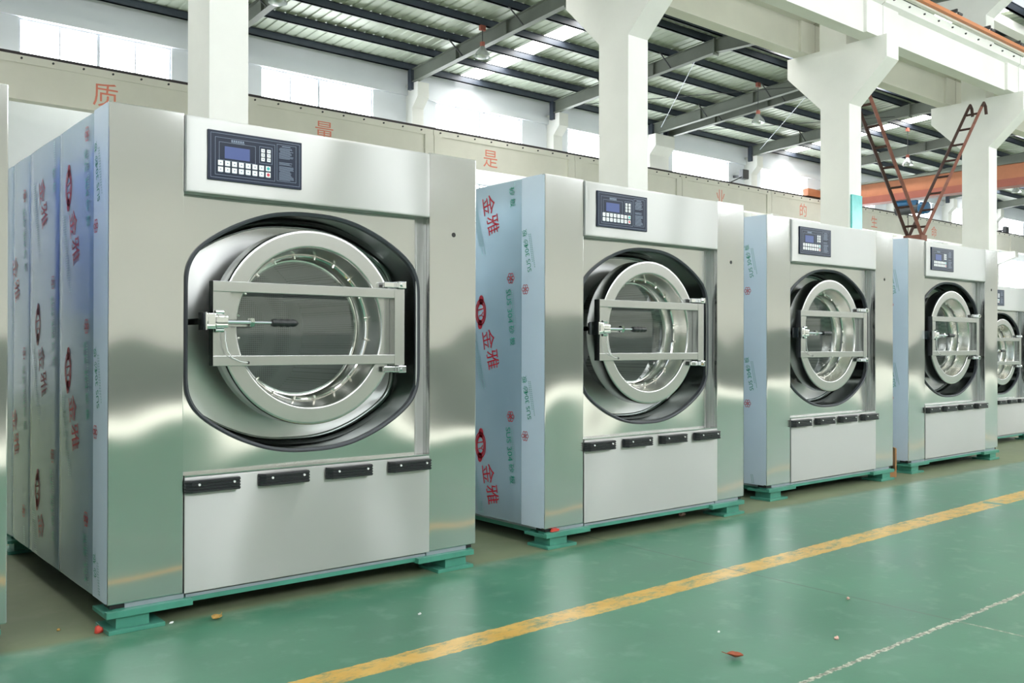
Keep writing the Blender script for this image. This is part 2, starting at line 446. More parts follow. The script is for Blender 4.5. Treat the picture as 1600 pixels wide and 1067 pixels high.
for y, nm in zip(PUR, names_p):
    mb = MB(); z = zraf(y); mb.box(X0, X1, y-.03, y+.03, z, z+.19).box(X0, X1, y-.03, y+.05, z, z+.015).box(X0, X1, y-.05, y+.03, z+.185, z+.2)
    tag(mb.build('roof_purlin', M['purlin']), 'long dark roof purlin '+nm, 'purlin', 'dark purlins under the roof sheets')
for y in PURA[1:-1]:
    z = zraf(y); tag(MB().box(X0, X1, y-.03, y+.03, z, z+.19).build('roof_purlin', M['purlin']), 'dark roof purlin over the aisle bay', 'purlin', 'purlins over the aisle')
def rafter(x, lab):
    o = empty('roof_rafter', (x, 17, 9.7), lab, 'rafter', 'grey steel rafters')
    for nm, ya, yb in (('beam', 23.95, 17.0), ('beam', 17.0, 10.0)):
        mb = MB(); h = .40
        za, zb = zraf(ya if ya != 17 else 17.0), zraf(yb if yb != 17 else 17.0)
        def quad(dx0, dx1, a0, a1):
            v = []
            for dx in (dx0, dx1):
                for (y, z) in ((ya, za), (yb, zb)):
                    for a in (a0, a1): v.append((dx, y-17, z+a-9.7))
            mb.raw(v, [(0, 1, 3, 2), (4, 6, 7, 5), (0, 4, 5, 1), (2, 3, 7, 6), (0, 2, 6, 4), (1, 5, 7, 3)])
        quad(-.006, .006, -h+.012, -.012); quad(-.09, .09, -h, -h+.014); quad(-.09, .09, -.014, 0)
        for t in (.33, .66):
            y = ya+(yb-ya)*t; z = za+(zb-za)*t
            mb.box(-.085, .085, y-17-.006, y-17+.006, z-9.7-h+.014, z-9.7-.014)
        mb.build(nm, M['rafter'], o)
    z = zraf(17.0)-9.7
    MB().box(-.11, .11, -.02, .02, z-.47, z+.01).build('ridge_plate', M['rafter'], o)
    z = zraf(23.95)-9.7
    MB().box(-.1, .1, 6.97, 7.15, z-.62, z+.02).build('end_plate', M['purlin'], o)
    return o
rl = {3.65: 'grey roof rafter behind the leftmost white column', 9.88: 'grey roof rafter crossing the top edge of the photo beside a lamp', 15.86: 'grey roof rafter with the nearest lamp hanging beside it',
      21.76: 'grey roof rafter passing behind the second white column', 26.9: 'nearer one of the two close paired roof rafters', 27.75: 'farther one of the two close paired roof rafters',
      33.2: 'grey roof rafter meeting the wall beside the small floodlight', 39.2: 'grey roof rafter seen behind the rusty V-shaped ladder', 45.2: 'grey roof rafter seen just right of the fourth column capital'}
for x in RAFT: rafter(x, rl.get(x, 'distant grey roof rafter at the far end of the hall'))
# diagonal roof bracing rods
def rod(a, b, r, lab, mat='grey_dark'):
    tag(MB().tube([a, b], r, 6).build('bracing_rod', M[mat]), lab, 'rod', 'thin roof bracing rods')
rod((21.76, 17.6, zraf(17.6)-.2), (26.9, 23.6, zraf(23.6)-.2), .012, 'thin pale bracing rod slanting under the roof right of the second column', 'frame')
rod((27.75, 17.6, zraf(17.6)-.2), (33.2, 23.6, zraf(23.6)-.2), .012, 'thin pale bracing rod slanting under the roof left of the third column', 'frame')
rod((21.76, 23.4, zraf(23.4)-.3), (26.9, 17.6, zraf(17.6)-.3), .012, 'thin dark bracing rod crossing the pale one right of the second column')
rod((27.75, 23.4, zraf(23.4)-.3), (33.2, 17.6, zraf(17.6)-.3), .012, 'thin dark bracing rod crossing the pale one left of the third column')
for x in RAFT[:7]:
    for y in (21.4, 18.7):
        z = zraf(y)
        tag(MB().tube([(x-.55, y-.03, z+.02), (x-.05, y-.03, z-.36)], .022, 6).build('fly_brace', M['grey_dark']), 'short dark brace between a purlin and the bottom flange of a rafter', 'brace', 'short braces on the rafters')

# ------------------------------------------------------------------ columns of the row behind the machines
ords = {3.65: 'white concrete column rising behind the nearest machine', 9.88: 'white concrete column rising behind the second machine', 15.86: 'white concrete column with a teal panel on its side', 21.76: 'white concrete column to the right of the rusty V-shaped ladder'}
CAP = [(9.3, 0), (9.3, 5.72), (8.56, 6.43), (8.56, 6.84), (9.36, 6.84), (9.36, 8.75), (8.75, 9.2), (8.75, 9.62), (10.55, 9.62), (10.55, 9.2), (9.92, 8.75), (9.92, 6.84), (10.63, 6.84), (10.63, 6.45), (9.9, 5.72), (9.9, 0)]
for x in COLS:
    o = MB()
    # shaft, bracket and head share one outline; built as convex pieces
    w = .42
    o.box(0, w, 9.3, 9.9, 0, 5.72)
    o.prism([(9.3, 5.72), (9.9, 5.72), (10.63, 6.45), (10.63, 6.84), (8.56, 6.84), (8.56, 6.43)], 0, w, 'x')
    o.box(0, w, 9.36, 9.92, 6.84, 8.75)
    o.prism([(9.36, 8.75), (9.92, 8.75), (10.55, 9.2), (10.55, 9.45), (8.75, 9.45), (8.75, 9.2)], 0, w, 'x')
    tag(o.build('concrete_column', M['white_paint'], None, (x, 0, 0)), ords[x], 'column', 'white concrete columns')
# pilasters on the back wall with their brackets
pl = {3.65: 'white wall pilaster behind the leftmost column', 9.88: 'white wall pilaster between the first and second bright windows', 15.86: 'white wall pilaster left of the sunlit window under the skylights', 21.76: 'white wall pilaster just left of the second white column',
      27.4: 'wide white wall pilaster carrying the paired rafters', 33.2: 'white wall pilaster with a small floodlight'}
for x in BAYS[1:]:
    w = .42 if x != 27.4 else 1.1
    xx = x if x != 27.4 else 26.75
    mb = MB().box(0, w, 24.05, YB, 0, 8.55)
    mb.prism([(24.05, 8.55), (YB, 8.55), (YB, 9.1), (23.75, 9.1), (23.75, 8.85)], 0, w, 'x').box(0, w, 23.75, YB, 9.1, 9.3)
    mb.prism([(24.05, 6.0), (24.05, 6.73), (22.95, 6.73), (22.95, 6.4)], 0, w, 'x')
    tag(mb.build('wall_pilaster', M['white_paint'], None, (xx, 0, 0)), pl.get(x, 'white wall pilaster far down the hall'), 'pilaster', 'pilasters on the back wall')

# ------------------------------------------------------------------ crane runway beams
slog = '质量是企业的生命质量是企'
bl = ['cream crane beam on the back wall left of the hall', 'cream crane beam on the back wall at far left', 'cream crane beam with a red character above the nearest machine left corner', 'cream crane beam with a red character behind the nearest machine header',
      'cream crane beam with a red character between the first and second machines', 'cream crane beam on the back wall right of the second column', 'cream crane beam left of the third column',
      'cream crane beam seen through the rusty V-shaped ladder', 'cream crane beam right of the fourth column']
for i, (a, b) in enumerate(zip(BAYS[:-1], BAYS[1:])):
    o = empty('crane_beam', (a, 23.2, 6.73), bl[i] if i < len(bl) else 'cream crane beam at the far end of the back wall', 'beam', 'crane beams along the back wall')
    L = b-a-.02
    MB().box(.21, .21+L, 0, .3, 0, .82).box(.21, .21+L, -.02, .42, .82, 1.0).box(.21, .5, -.05, 0, 0, .82).box(L-.1, .21+L, -.05, 0, 0, .82).build('girder', M['cream_paint'], o)
    mb = MB()
    for k in range(9): mb.tube([(.45+k*.66, -.05, .93), (.45+k*.66, -.02, .93)], .025, 8)
    mb.build('anchor_bolts', M['grey_dark'], o)
    if 2 <= i < 10:
        v, f = text_geo(slog[i-2], .62); cx = {2: 2.93, 3: 2.5, 4: 2.42, 5: 2.9}.get(i, 2.6)
        MB().raw([(p[0]+cx, -.004, p[1]+.36) for p in v], f).build('painted_character', M['red_paint'], o)
mb = MB().box(X0, X1, 23.3, 23.38, 7.73, 7.83).box(X0, X1, 23.2, 23.5, 7.73, 7.75)
tag(mb.build('crane_rail', M['rail']), 'long dark crane rail on top of the cream beams of the back wall', 'rail')
fl = {15.86: 'white crane beam across the upper right with an orange conductor bar', 9.88: 'white crane beam on the aisle side crossing the top right of the second column', 21.76: 'white crane beam on the aisle side at the right edge'}
for i, (a, b) in enumerate(zip(BAYS[:-1], BAYS[1:])):
    if a < -3 or a > 22: continue
    L = b-a-.02
    o = empty('crane_beam', (a, 8.8, 6.84), fl.get(a, 'white crane beam on the aisle side above the nearest machines'), 'beam', 'aisle side crane beams')
    mb = MB().box(.21, .21+L, 0, .28, 0, .60).box(.21, .21+L, -.10, .38, .66, .84)
    mb.prism([(0, .60), (.28, .60), (.38, .66), (-.10, .66)], .21, .21+L, 'x')
    mb.box(.21, .75, -.06, 0, 0, .6).box(L-.35, .21+L, -.06, 0, 0, .6)
    mb.build('girder', M['white_paint'], o)
    mb = MB()
    for k in range(10): mb.tube([(.5+k*.58, -.13, .76), (.5+k*.58, -.10, .76)], .018, 8)
    mb.build('anchor_bolts', M['grey_dark'], o)
    o = empty('crane_beam', (a, 10.2, 6.84), 'shaded cream crane beam behind the white columns, '+({3.65: 'leftmost span', 9.88: 'span between the second and third columns', 15.86: 'span between the third and fourth columns', 21.76: 'span past the fourth column'}.get(a, 'outside the left edge')), 'beam', 'shaded crane beams behind the columns')
    mb = MB().box(.21, .21+L, 0, .28, 0, .60).box(.21, .21+L, -.10, .38, .66, .84)
    mb.prism([(0, .60), (.28, .60), (.38, .66), (-.10, .66)], .21, .21+L, 'x')
    mb.box(.21, .65, -.06, 0, 0, .6).box(L-.25, .21+L, -.06, 0, 0, .6)
    mb.build('girder', M['cream_paint'], o)
tag(MB().box(X0, 27, 8.9, 8.98, 7.68, 7.79).build('crane_rail', M['rail']), 'dark crane rail on top of the white beam at upper right', 'rail')
tag(MB().box(X0, 27, 10.3, 10.38, 7.68, 7.79).build('crane_rail', M['rail']), 'dark crane rail on the shaded beam behind the columns', 'rail')
o = empty('conductor_bar', (12, 8.58, 7.725), 'orange conductor bar running along the top edge of the white crane beam', 'conductor bar')
mb = MB().box(0, 14, -.05, .03, 0, .07); mb.build('bar', M['conductor'], o)
MB().box(0, 14, .03, .1, -.04, .13).build('cover_strip', M['cream_paint'], o)
for k in range(9):
    MB().box(.6+k*1.5, .64+k*1.5, -.02, .12, .13, .2).box(.72+k*1.5, .9+k*1.5, .0, .03, .13, .17).build('clip', M['grey_dark'], o)
# gutter beams on the heads of the columns
for y, l in ((8.75, 'white gutter beam on the column heads, aisle side'), (10.27, 'white gutter beam on the column heads, window side')):
    tag(MB().box(X0, 30, y, y+.28, 9.45, 9.69).build('gutter_beam', M['white_paint']), l, 'beam')

# ------------------------------------------------------------------ travelling crane with its hoist, lamps and small fittings
o = empty('overhead_crane', (37.5, 17, 7.3), 'orange overhead crane bridge behind the third and fourth columns', 'crane')
MB().box(-.16, .16, -5.95, 5.95, .3, .86).box(-.16, .16, -6.66, -5.95, .55, .86).box(-.16, .16, 5.95, 6.34, .55, .86).build('web', M['orange'], o)
MB().box(-.26, .26, -5.95, 5.95, .08, .3).box(-.3, .3, -5.95, 5.95, .0, .08).build('bottom_flange', M['orange_dark'], o)
MB().box(-.3, .3, -6.4, 6.4, .86, .93).build('top_flange', M['rafter'], o)
for s in (-6.66, 6.34): MB().box(-1.3, 1.3, s-.13, s+.13, .54, .86).build('end_carriage', M['orange'], o)
h = empty('chain_hoist', (37.5, 19.3, 6.87), 'blue electric hoist hanging under the orange crane', 'hoist')
MB().tube([(-.1, -.55, 0), (-.1, .45, 0)], .2, 16).build('rope_drum', M['grey_dark'], h)
MB().tube([(-.1, -.95, 0), (-.1, -.9, 0), (-.1, -.6, 0), (-.1, -.55, 0)], [.12, .24, .26, .2], 16).build('motor', M['blue'], h)
MB().tube([(-.1, -.1, .27), (-.1, .5, .27)], .15, 12).box(-.22, .02, -.45, .1, .14, .36).build('trolley', M['blue'], h)
MB().tube([(-.1, -.05, -.2), (-.1, -.05, -1.2)], .015, 6).box(-.16, -.04, -.12, .02, -1.45, -1.2, bev=.03).build('hook_block', M['grey_dark'], h)

def lamp(x, y, z, lab):
    top = zraf(y)-.11
    o = empty('bay_lamp', (x, y, z), lab, 'lamp', 'bell-shaped bay lamps')
    MB().rev([(.05, .30), (.08, .27), (.10, .22), (.15, .16), (.21, .06), (.22, 0)], 0, 0, 24).build('bell_shade', M['lamp_glass'], o).rotation_euler = (PI/2, 0, 0)
    MB().box(-.05, .05, -.05, .05, .28, .42, bev=.01).build('lamp_holder', M['lamp_red'], o)
    MB().tube([(0, 0, .42), (0, 0, top-z)], .012, 6).build('drop_rod', M['grey_dark'], o)
    MB().box(-.09, .09, -.04, .04, top-z-.02, top-z+.12).build('junction_box', M['lamp_red'], o)
lamp(15.51, 20.05, 9.08, 'bay lamp hanging from the roof nearest the second column')
lamp(9.49, 20.05, 9.14, 'bay lamp cut off by the top edge of the photo')
lamp(26.2, 18.7, 8.68, 'bay lamp hanging beyond the paired rafters')
lamp(36.3, 18.7, 8.52, 'bay lamp seen inside the V of the rusty ladder')
lamp(46.75, 18.7, 8.52, 'bay lamp right of the fourth column, farthest of all')
def flood(x, z, lab):
    o = empty('flood_lamp', (x, 23.75, z), lab, 'lamp', 'small floodlights on wall brackets')
    MB().box(-.2, .2, -.1, .12, -.2, .2, bev=.03).build('lamp_body', M['grey_dark'], o)
    MB().tube([(-.1, 0, -.1), (-1.2, 0, -.55)], .025, 6).build('arm', M['grey_dark'], o)
    MB().box(.1, .2, .1, .648, -.05, .05).build('bracket', M['grey_dark'], o)
flood(32.3, 8.38, 'small dark floodlight with an arm on the pilaster left of the third column')
flood(57.9, 8.1, 'small dark floodlight on a far pilaster at the right edge')
tag(MB().box(15.9, 16.26, 9.262, 9.298, 2.4, 4.02, bev=.006).build('teal_panel', M['sign_teal']), 'glossy teal panel fixed upright on the third white column', 'panel')

# rusty V-shaped ladder between the third and fourth columns
o = empty('ladder_frame', (18.46, 9.2, 0), 'rusty V-shaped pair of ladders rising between the third and fourth columns', 'ladder')
def ladder(dx, topz, nr, hooks):
    bot = Vector((0, 0, 3.41)); top = Vector((dx, 0, topz)); d = top-bot
    for k, yy in enumerate((0, .3)):
        MB().tube([bot+Vector((0, yy, 0)), top+Vector((0, yy, 0))], .04, 4, sm=False).build('rail', M['rust'] if k == 0 else M['rust_dark'], o)
    for i in range(nr):
        p = bot+d*((i+.6)/nr)
        MB().tube([p, p+Vector((0, .3, 0))], .025, 6).build('rung', M['rust_dark'], o)
    if hooks:
        for yy in (0, .3):
            q = top+Vector((0, yy, 0))
            MB().tube([q, q+Vector((.12, 0, .12)), q+Vector((.2, 0, .05)), q+Vector((.24, 0, -.12))], .036, 6).build('hook', M['rust_dark'], o)
ladder(-2.06, 5.95, 7, False); ladder(2.70, 6.5, 8, True)
MB().box(-.12, .12, -.04, .34, 3.33, 3.45).build('joint_plate', M['rust'], o)
MB().tube([(0, .15, 0), (0, .15, 3.33)], .06, 8).build('support_post', M['rust_dark'], o)

# ------------------------------------------------------------------ the washing machine
WD, ZT, ZB, DP = 1.905, 2.2, .115, 2.0
CX = WD/2
QUART = [(0, .572), (.122, .567), (.244, .543), (.376, .492), (.488, .428), (.56, .37), (.6, .31), (.617, .24), (.62, .12)]
def smooth_outline(n=128):
    q = QUART; full = [(x, z) for x, z in q]
    full += [(x, -z) for x, z in q[::-1]]
    full += [(-x, -z) for x, z in q[1:]]
    full += [(-x, z) for x, z in q[::-1][:-1]]
    # Catmull-Rom resampling
    out = []; k = len(full)
    for i in range(k):
        p0, p1, p2, p3 = full[(i-1) % k], full[i], full[(i+1) % k], full[(i+2) % k]
        for s in range(4):
            t = s/4
            out.append(tuple(.5*(2*p1[j]+(-p0[j]+p2[j])*t+(2*p0[j]-5*p1[j]+4*p2[j]-p3[j])*t*t+(-p0[j]+3*p1[j]-3*p2[j]+p3[j])*t**3) for j in (0, 1)))
    return out
OUT = smooth_outline(); NO = len(OUT)
GX, GZ = .958, 1.2545           # centre of the barrel-shaped opening
DX, DZ = .950, 1.277            # centre of the door
def ring(pts, y, sc=1, cx=GX, cz=GZ, off=0):
    r = []
    for x, z in pts:
        l = math.hypot(x, z); r.append((cx+x*(sc+off/l), y, cz+z*(sc+off/l)))
    return r
def loft(mb, rings, mi=0, sm=True):
    n = len(rings[0])
    mb.raw([p for r in rings for p in r], [(k*n+i, k*n+(i+1) % n, (k+1)*n+(i+1) % n, (k+1)*n+i) for k in range(len(rings)-1) for i in range(n)], mi, sm)
def film_print(panels, name, parent, x, sgn=-1):
    """red and green print of the protective film; panels: list of (y0, y1, z offset, kind)"""
    mb = MB()
    def put(s, size, y, z, ang, mi, y0, y1):
        v, f = text_geo(s, size); ca, sa = math.cos(ang), math.sin(ang); pts = []
        for a, b in v:
            u, w = a*ca-b*sa, a*sa+b*ca      # u to the right as seen from outside the -X side (towards -Y)
            pts.append((y-u, z+w))
        if all(y0 < p[0] < y1 and ZB+.01 < p[1] < ZT-.01 for p in pts): mb.raw([(x, p[0], p[1]) for p in pts], f, mi)
    def flower(y, z, r, y0, y1):
        if not (y0+r*1.6 < y < y1-r*1.6 and ZB+.06 < z < ZT-.06): return
        for k in range(6):
            a = k*PI/3; cy, cz = y+r*math.cos(a), z+r*math.sin(a)
            n = 12; vo = [(x, cy+r*.62*math.cos(2*PI*i/n), cz+r*.62*math.sin(2*PI*i/n)) for i in range(n)]
            vi = [(x, cy+r*.42*math.cos(2*PI*i/n), cz+r*.42*math.sin(2*PI*i/n)) for i in range(n)]
            mb.raw(vo+vi, [(i, (i+1) % n, (i+1) % n+n, i+n) for i in range(n)], 0)
        n = 10; mb.face([(x, y+r*.3*math.cos(2*PI*i/n), z+r*.3*math.sin(2*PI*i/n)) for i in range(n)], 0)
    def oval(y, z, y0, y1, T):
        if not (y0+.06 < y < y1-.06 and ZB+.13 < z < ZT-.13): return
        n = 28
        def el(a, b, cy=0, cz=0): return [(x, y+cy+a*math.cos(2*PI*i/n), z+cz+b*math.sin(2*PI*i/n)) for i in range(n)]
        for s in (1, -1): mb.face(el(.024, .03, -.006*s, .078*s), 0)
        for (a0, b0, a1, b1) in ((.056, .085, .048, .074), (.044, .069, .031, .05)):
            mb.raw(el(a0, b0)+el(a1, b1), [(i, (i+1) % n, (i+1) % n+n, i+n) for i in range(n)], 0)
        put('J', .07, y+.0, z+.018, -PI/2+T, 0, y0, y1); put('Y', .07, y-.002, z-.02, -PI/2+T, 0, y0, y1)
    def smalltext(y, z, ln, tilt, rows, y0, y1):
        for k in range(rows):
            yy = y+k*.014
            q = 0
            while q < ln*(1-.15*(k % 2)):
                yq = yy-tilt*q; a = [(yq+.003, z-q), (yq-.003, z-q), (yq-.003, z-q-.007), (yq+.003, z-q-.007)]
                if all(y0 < p[0] < y1 and ZB+.01 < p[1] < ZT-.01 for p in a): mb.face([(x, p[0], p[1]) for p in a], 2)
                q += .0115
    for y0, y1, zo, kind in panels:
        if kind == 'strip':
            yc = y0+.16
            for k in range(-1, 4):
                z = zo+.88*k
                flower(yc+.012, z, .02, y0, y1)
                put('SUS 304', .05, yc-.014, z+.185, PI/2+.2, 1, y0, y1); put('砂 板', .046, yc+.010, z+.31, PI/2+.2, 1, y0, y1)
                smalltext(yc-.035, z+.33, .2, .2, 2, y0, y1)
        else:
            for yo in ((.385,) if kind == 'wide' else (.3,)):
                yl = y0+yo
                T = .2
                for k in range(-1, 4):
                    z = zo+.845*k
                    oval(yl, z, y0, y1, T)
                    put('金', .13, yl-.07, z-.175, -PI/2+T, 0, y0, y1); put('雅', .13, yl-.115, z-.30, -PI/2+T, 0, y0, y1)
                    smalltext(yl+.06, z-.12, .36, .3, 4, y0, y1)
                    flower(y0+.085, z+.2, .022, y0, y1)
                    put('SUS 304', .062, y0+.10, z+.03, -PI/2+T*.6, 1, y0, y1); put('砂 板', .055, y0+.075, z-.15, -PI/2+T*.6, 1, y0, y1)
                    smalltext(y0+.07, z+.12, .2, .12, 2, y0, y1)
    if not mb.f: return
    tmp = mb.build(name, [M['ink_red'], M['ink_green'], M['ink_pale']]); me = parent.data.copy(); k = len(me.materials)
    bm = bmesh.new(); bm.from_mesh(me); n0 = len(bm.faces); bm.from_mesh(tmp.data); bm.faces.ensure_lookup_table()
    for f in bm.faces[n0:]: f.material_index += k
    bm.to_mesh(me); bm.free()
    for q in ('ink_red', 'ink_green', 'ink_pale'): me.materials.append(M[q])
    parent.data = me; d = tmp.data; bpy.data.objects.remove(tmp); bpy.data.meshes.remove(d)

def make_machine(root):
    B = lambda mb, n, mt, par=root: mb.build(n, mt, par)
    # ---- cabinet
    mb = MB(); t = .003
    def lpanel(side):
        mb = MB(); bv = .004
        if side < 0:
            mb.box(0, .312, 0, .03, ZB, ZT, 0, bv); mb.box(0, .02, .03, .212, ZB, ZT, 1)
            mb.face([(-.0006, .004, ZB+.004), (-.0006, .212, ZB+.004), (-.0006, .212, ZT-.004), (-.0006, .004, ZT-.004)], 1)
        else:
            mb.box(1.601, WD, 0, .03, ZB, ZT, 0, bv); mb.box(WD-.02, WD, .03, .212, ZB, ZT, 1)
            mb.box(1.601, 1.615, .03, .085, .62, 1.86, 0)
            mb.face([(WD+.0006, .004, ZB+.004), (WD+.0006, .212, ZB+.004), (WD+.0006, .212, ZT-.004), (WD+.0006, .004, ZT-.004)], 1)
        return mb
    cl = B(lpanel(-1), 'corner_panel', [M['steel_v'], M['film_strip']])
    cr = B(lpanel(1), 'corner_panel', [M['steel_v'], M['film_strip']])
    B(MB().tube([(1.756, -.001, 1.781), (1.756, .004, 1.781)], .0125, 16), 'cable_hole', M['hole'], cr)
    pan = [(.218, .798), (.802, 1.398), (1.402, 1.798), (1.802, DP)]
    sides = []
    for sx in (0, 1):
        for (a, b) in pan:
            mb = MB(); x = 0 if sx == 0 else WD; dx = -1 if sx == 0 else 1
            n = 8
            # slightly bowed sheet with a returned edge
            prof = [(x-dx*.02, a), (x-dx*.006, a+.002)]+[(x-dx*(.004-.004*math.sin(PI*i/n)), a+.01+(b-a-.02)*i/n) for i in range(n+1)]+[(x-dx*.006, b-.002), (x-dx*.02, b)]
            v = [(p[0], p[1], z) for z in (ZB+.0, ZT-.004) for p in prof]; k = len(prof)
            mb.raw(v, [(i, i+1, k+i+1, k+i) for i in range(k-1)], 0, True)
            sides.append(B(mb, 'side_panel', M['film']))
    B(MB().box(.02, WD-.02, .03, DP, ZT-.03, ZT-.004), 'top_panel', M['steel_h'])
    B(MB().box(.02, WD-.02, DP-.02, DP, ZB, ZT-.03), 'back_panel', M['steel_h'])
    # ---- door surround with barrel-shaped hole
    px0, px1, pz0, pz1, py = .313, 1.601, .62, 1.86, .067
    outer = []
    for x, z in OUT:
        sx = ((px1-GX) if x > 0 else (GX-px0))/max(abs(x), 1e-9); sz = ((pz1-GZ) if z > 0 else (GZ-pz0))/max(abs(z), 1e-9); s = min(sx, sz)
        outer.append((GX+x*s, py, GZ+z*s))
    for c in ((px0, pz0), (px0, pz1), (px1, pz0), (px1, pz1)):
        i = min(range(NO), key=lambda j: (outer[j][0]-c[0])**2+(outer[j][2]-c[1])**2); outer[i] = (c[0], py, c[1])
    inner = ring(OUT, py)
    mb = MB(); loft(mb, [outer, inner], 0, False)
    sur = B(mb, 'door_surround', M['steel_v'])
    B(MB().box(1.556, 1.601, .060, .0665, pz0, pz1), 'edge_strip', M['steel_h'], sur)
    mb = MB(); prof = [(-.004, .004), (-.004, -.007), (.004, -.012), (.014, -.007), (.014, .02), (.002, .03)]
    loft(mb, [ring(OUT, py+dy, 1, off=-d) for d, dy in prof]); B(mb, 'gasket', M['rubber'], sur)
    # tunnel and back plate, drum mouth
    mb = MB(); yb = .275; RM = .41
    circ = []
    for x, z in OUT:
        a = math.atan2(GZ+z-DZ, GX+x-DX); circ.append((DX+RM*math.cos(a), yb, DZ+RM*math.sin(a)))
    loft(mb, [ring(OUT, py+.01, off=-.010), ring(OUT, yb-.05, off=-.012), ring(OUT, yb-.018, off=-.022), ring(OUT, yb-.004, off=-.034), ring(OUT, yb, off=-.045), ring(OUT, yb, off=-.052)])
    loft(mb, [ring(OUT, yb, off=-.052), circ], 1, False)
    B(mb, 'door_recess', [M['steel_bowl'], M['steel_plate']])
    mb = MB(); mb.rev([(RM, yb), (RM, yb+.06), (.46, yb+.08), (.46, 1.05), (.05, 1.08), (.001, 1.08)], DX, DZ, 64)
    dr = B(mb, 'drum', M['drum'])
    for k in range(3):
        a = .5+k*2*PI/3; mb = MB()
        c, s_ = math.cos(a), math.sin(a)
        v = []
        for y in (.37, 1.04):
            for (r, w) in ((.46, -.07), (.37, -.012), (.37, .012), (.46, .07)): v.append((DX+c*r-s_*w, y, DZ+s_*r+c*w))
        mb.raw(v, [(0, 1, 5, 4), (1, 2, 6, 5), (2, 3, 7, 6), (0, 4, 7, 3), (0, 3, 2, 1), (4, 5, 6, 7)])
        B(mb, 'lifter', M['drum'], dr)
    # ---- door
    yd = .035
    mb = MB(); mb.rev([(.40, yd+.12), (.462, yd+.12), (.467, yd+.112), (.467, yd+.02), (.467, yd+.008), (.4645, yd+.002), (.459, yd), (.452, yd), (.394, yd), (.388, yd), (.383, yd+.003), (.380, yd+.009)], DX, DZ, 96)
    mb.rev([(.380, yd+.009), (.378, yd+.016), (.366, yd+.06), (.356, yd+.098),
                       (.352, yd+.105), (.348, yd+.108), (.344, yd+.15), (.334, yd+.165), (.320, yd+.168)], DX, DZ, 96, 1)
    door = B(mb, 'door', [M['steel_ring'], M['steel_bright']])
    mb = MB(); mb.rev([(.326, yd+.160), (.25, yd+.1615), (.15, yd+.163), (.07, yd+.1635), (.0005, yd+.1637)], DX, DZ, 64); B(mb, 'door_glass', M['glass'], door)
    mb = MB(); mb.rev([(.354, yd+.10), (.350, yd+.096), (.345, yd+.10), (.346, yd+.112)], DX, DZ, 64); B(mb, 'clamp_ring', M['chrome'], door)
    for k in range(20):
        a = 2*PI*(k+.5)/20; c, s_ = math.cos(a), math.sin(a)
        mb = MB().tube([(DX+c*.352, yd+.092, DZ+s_*.352), (DX+c*.336, yd+.092, DZ+s_*.336)], .006, 8)
        B(mb, 'stud', M['steel_bright'], door)
    # strap frame across the door
    ys0, ys1 = -.014, yd-.001; xl, xr = .437, 1.436
    mb = MB().box(xl, xr-.055, ys0, ys1, 1.430, 1.477, 0, .002); mb.box(xl, xr-.055, ys0, ys1, 1.098, 1.144, 0, .002)
    mb.box(xr-.058, xr, ys0-.002, ys1, 1.090, 1.478, 0, .002)
    mb.box(xl, xl+.004, ys0, ys1, 1.144, 1.430); mb.box(xl+.004, xl+.085, ys0+.012, ys0+.016, 1.144, 1.430)
    st = B(mb, 'door_strap', M['steel_ring'], door)
    B(MB().tube([(.60, ys0-.0015, 1.112), (.60, ys0+.002, 1.112)], .0065, 12), 'strap_hole', M['hole'], door)
    for z0, z1 in ((1.480, 1.516), (1.052, 1.088)):
        mb = MB().box(1.395, 1.44, ys0-.014, ys1-.005, z0, z1, 0, .004)
        mb.box(1.325, 1.395, ys0+.012, ys0+.032, z0+.004, z1-.004, 0, .003); mb.box(1.40, 1.435, ys1-.005, .274, z0+.004, z1-.004)
        mb.tube([(1.417, ys0-.024, (z0+z1)/2), (1.417, ys0-.012, (z0+z1)/2)], .011, 6, sm=False)
        B(mb, 'hinge', M['chrome'], door)
    B(MB().box(1.437, 1.47, .06, .12, 1.355, 1.40, 0, .003).tube([(1.47, .09, 1.378), (1.482, .09, 1.378)], .02, 8), 'hinge_bolt', M['chrome'], door)
    # latch: clamp block, threaded rod, grip
    mb = MB().box(.395, .437, -.05, .05, 1.262, 1.332, 0, .004).box(.437, .490, -.056, -.014, 1.268, 1.320, 0, .004)
    mb.box(.388, .394, -.056, .03, 1.258, 1.336); mb.box(.405, .43, .05, .274, 1.283, 1.311); mb.box(.40, .43, -.058, -.05, 1.28, 1.315)
    for z in (1.258, 1.336): mb.tube([(.437, -.036, z), (.475, -.036, z)], .010, 8)
    B(mb, 'latch', M['chrome'], door)
    mb = MB().tube([(.49, -.04, 1.294), (.60, -.04, 1.294)], .0105, 10).tube([(.60, -.04, 1.294), (.72, -.04, 1.294)], .007, 10)
    mb.tube([(.592, -.04, 1.294), (.612, -.04, 1.294)], .022, 6, sm=False)
    B(mb, 'latch_lever', M['chrome'], door)
    B(MB().box(.437, .585, -.032, -.014, 1.275, 1.286), 'lever_bracket', M['steel_ring'], door)
    gp = [(.70, -.04, 1.294)]; gr = [.010]
    for k in range(17):
        gp.append((.70+.124*k/16+.002, -.04, 1.294)); gr.append(.0165+.0028*abs(math.sin(PI*4*k/16))-.004*(k > 15)-.002*(k > 13))
    gp.append((.832, -.04, 1.294)); gr.append(.006)
    B(MB().tube(gp, gr, 14), 'hand_grip', M['black'], door)
    B(MB().tube([(.487, -.03, 1.255), (.487, -.03, 1.21), (.497, -.03, 1.165), (.52, -.026, 1.135), (.56, -.022, 1.118), (.598, -.016, 1.112)], .0022, 6), 'thin_cable', M['white_plastic'], door)
    # ---- header and control panel
    yh = -.012; T = .0
    mb = MB()
    hx0, hx1, hz0, hz1 = .314, 1.600, 1.858, ZT-.004
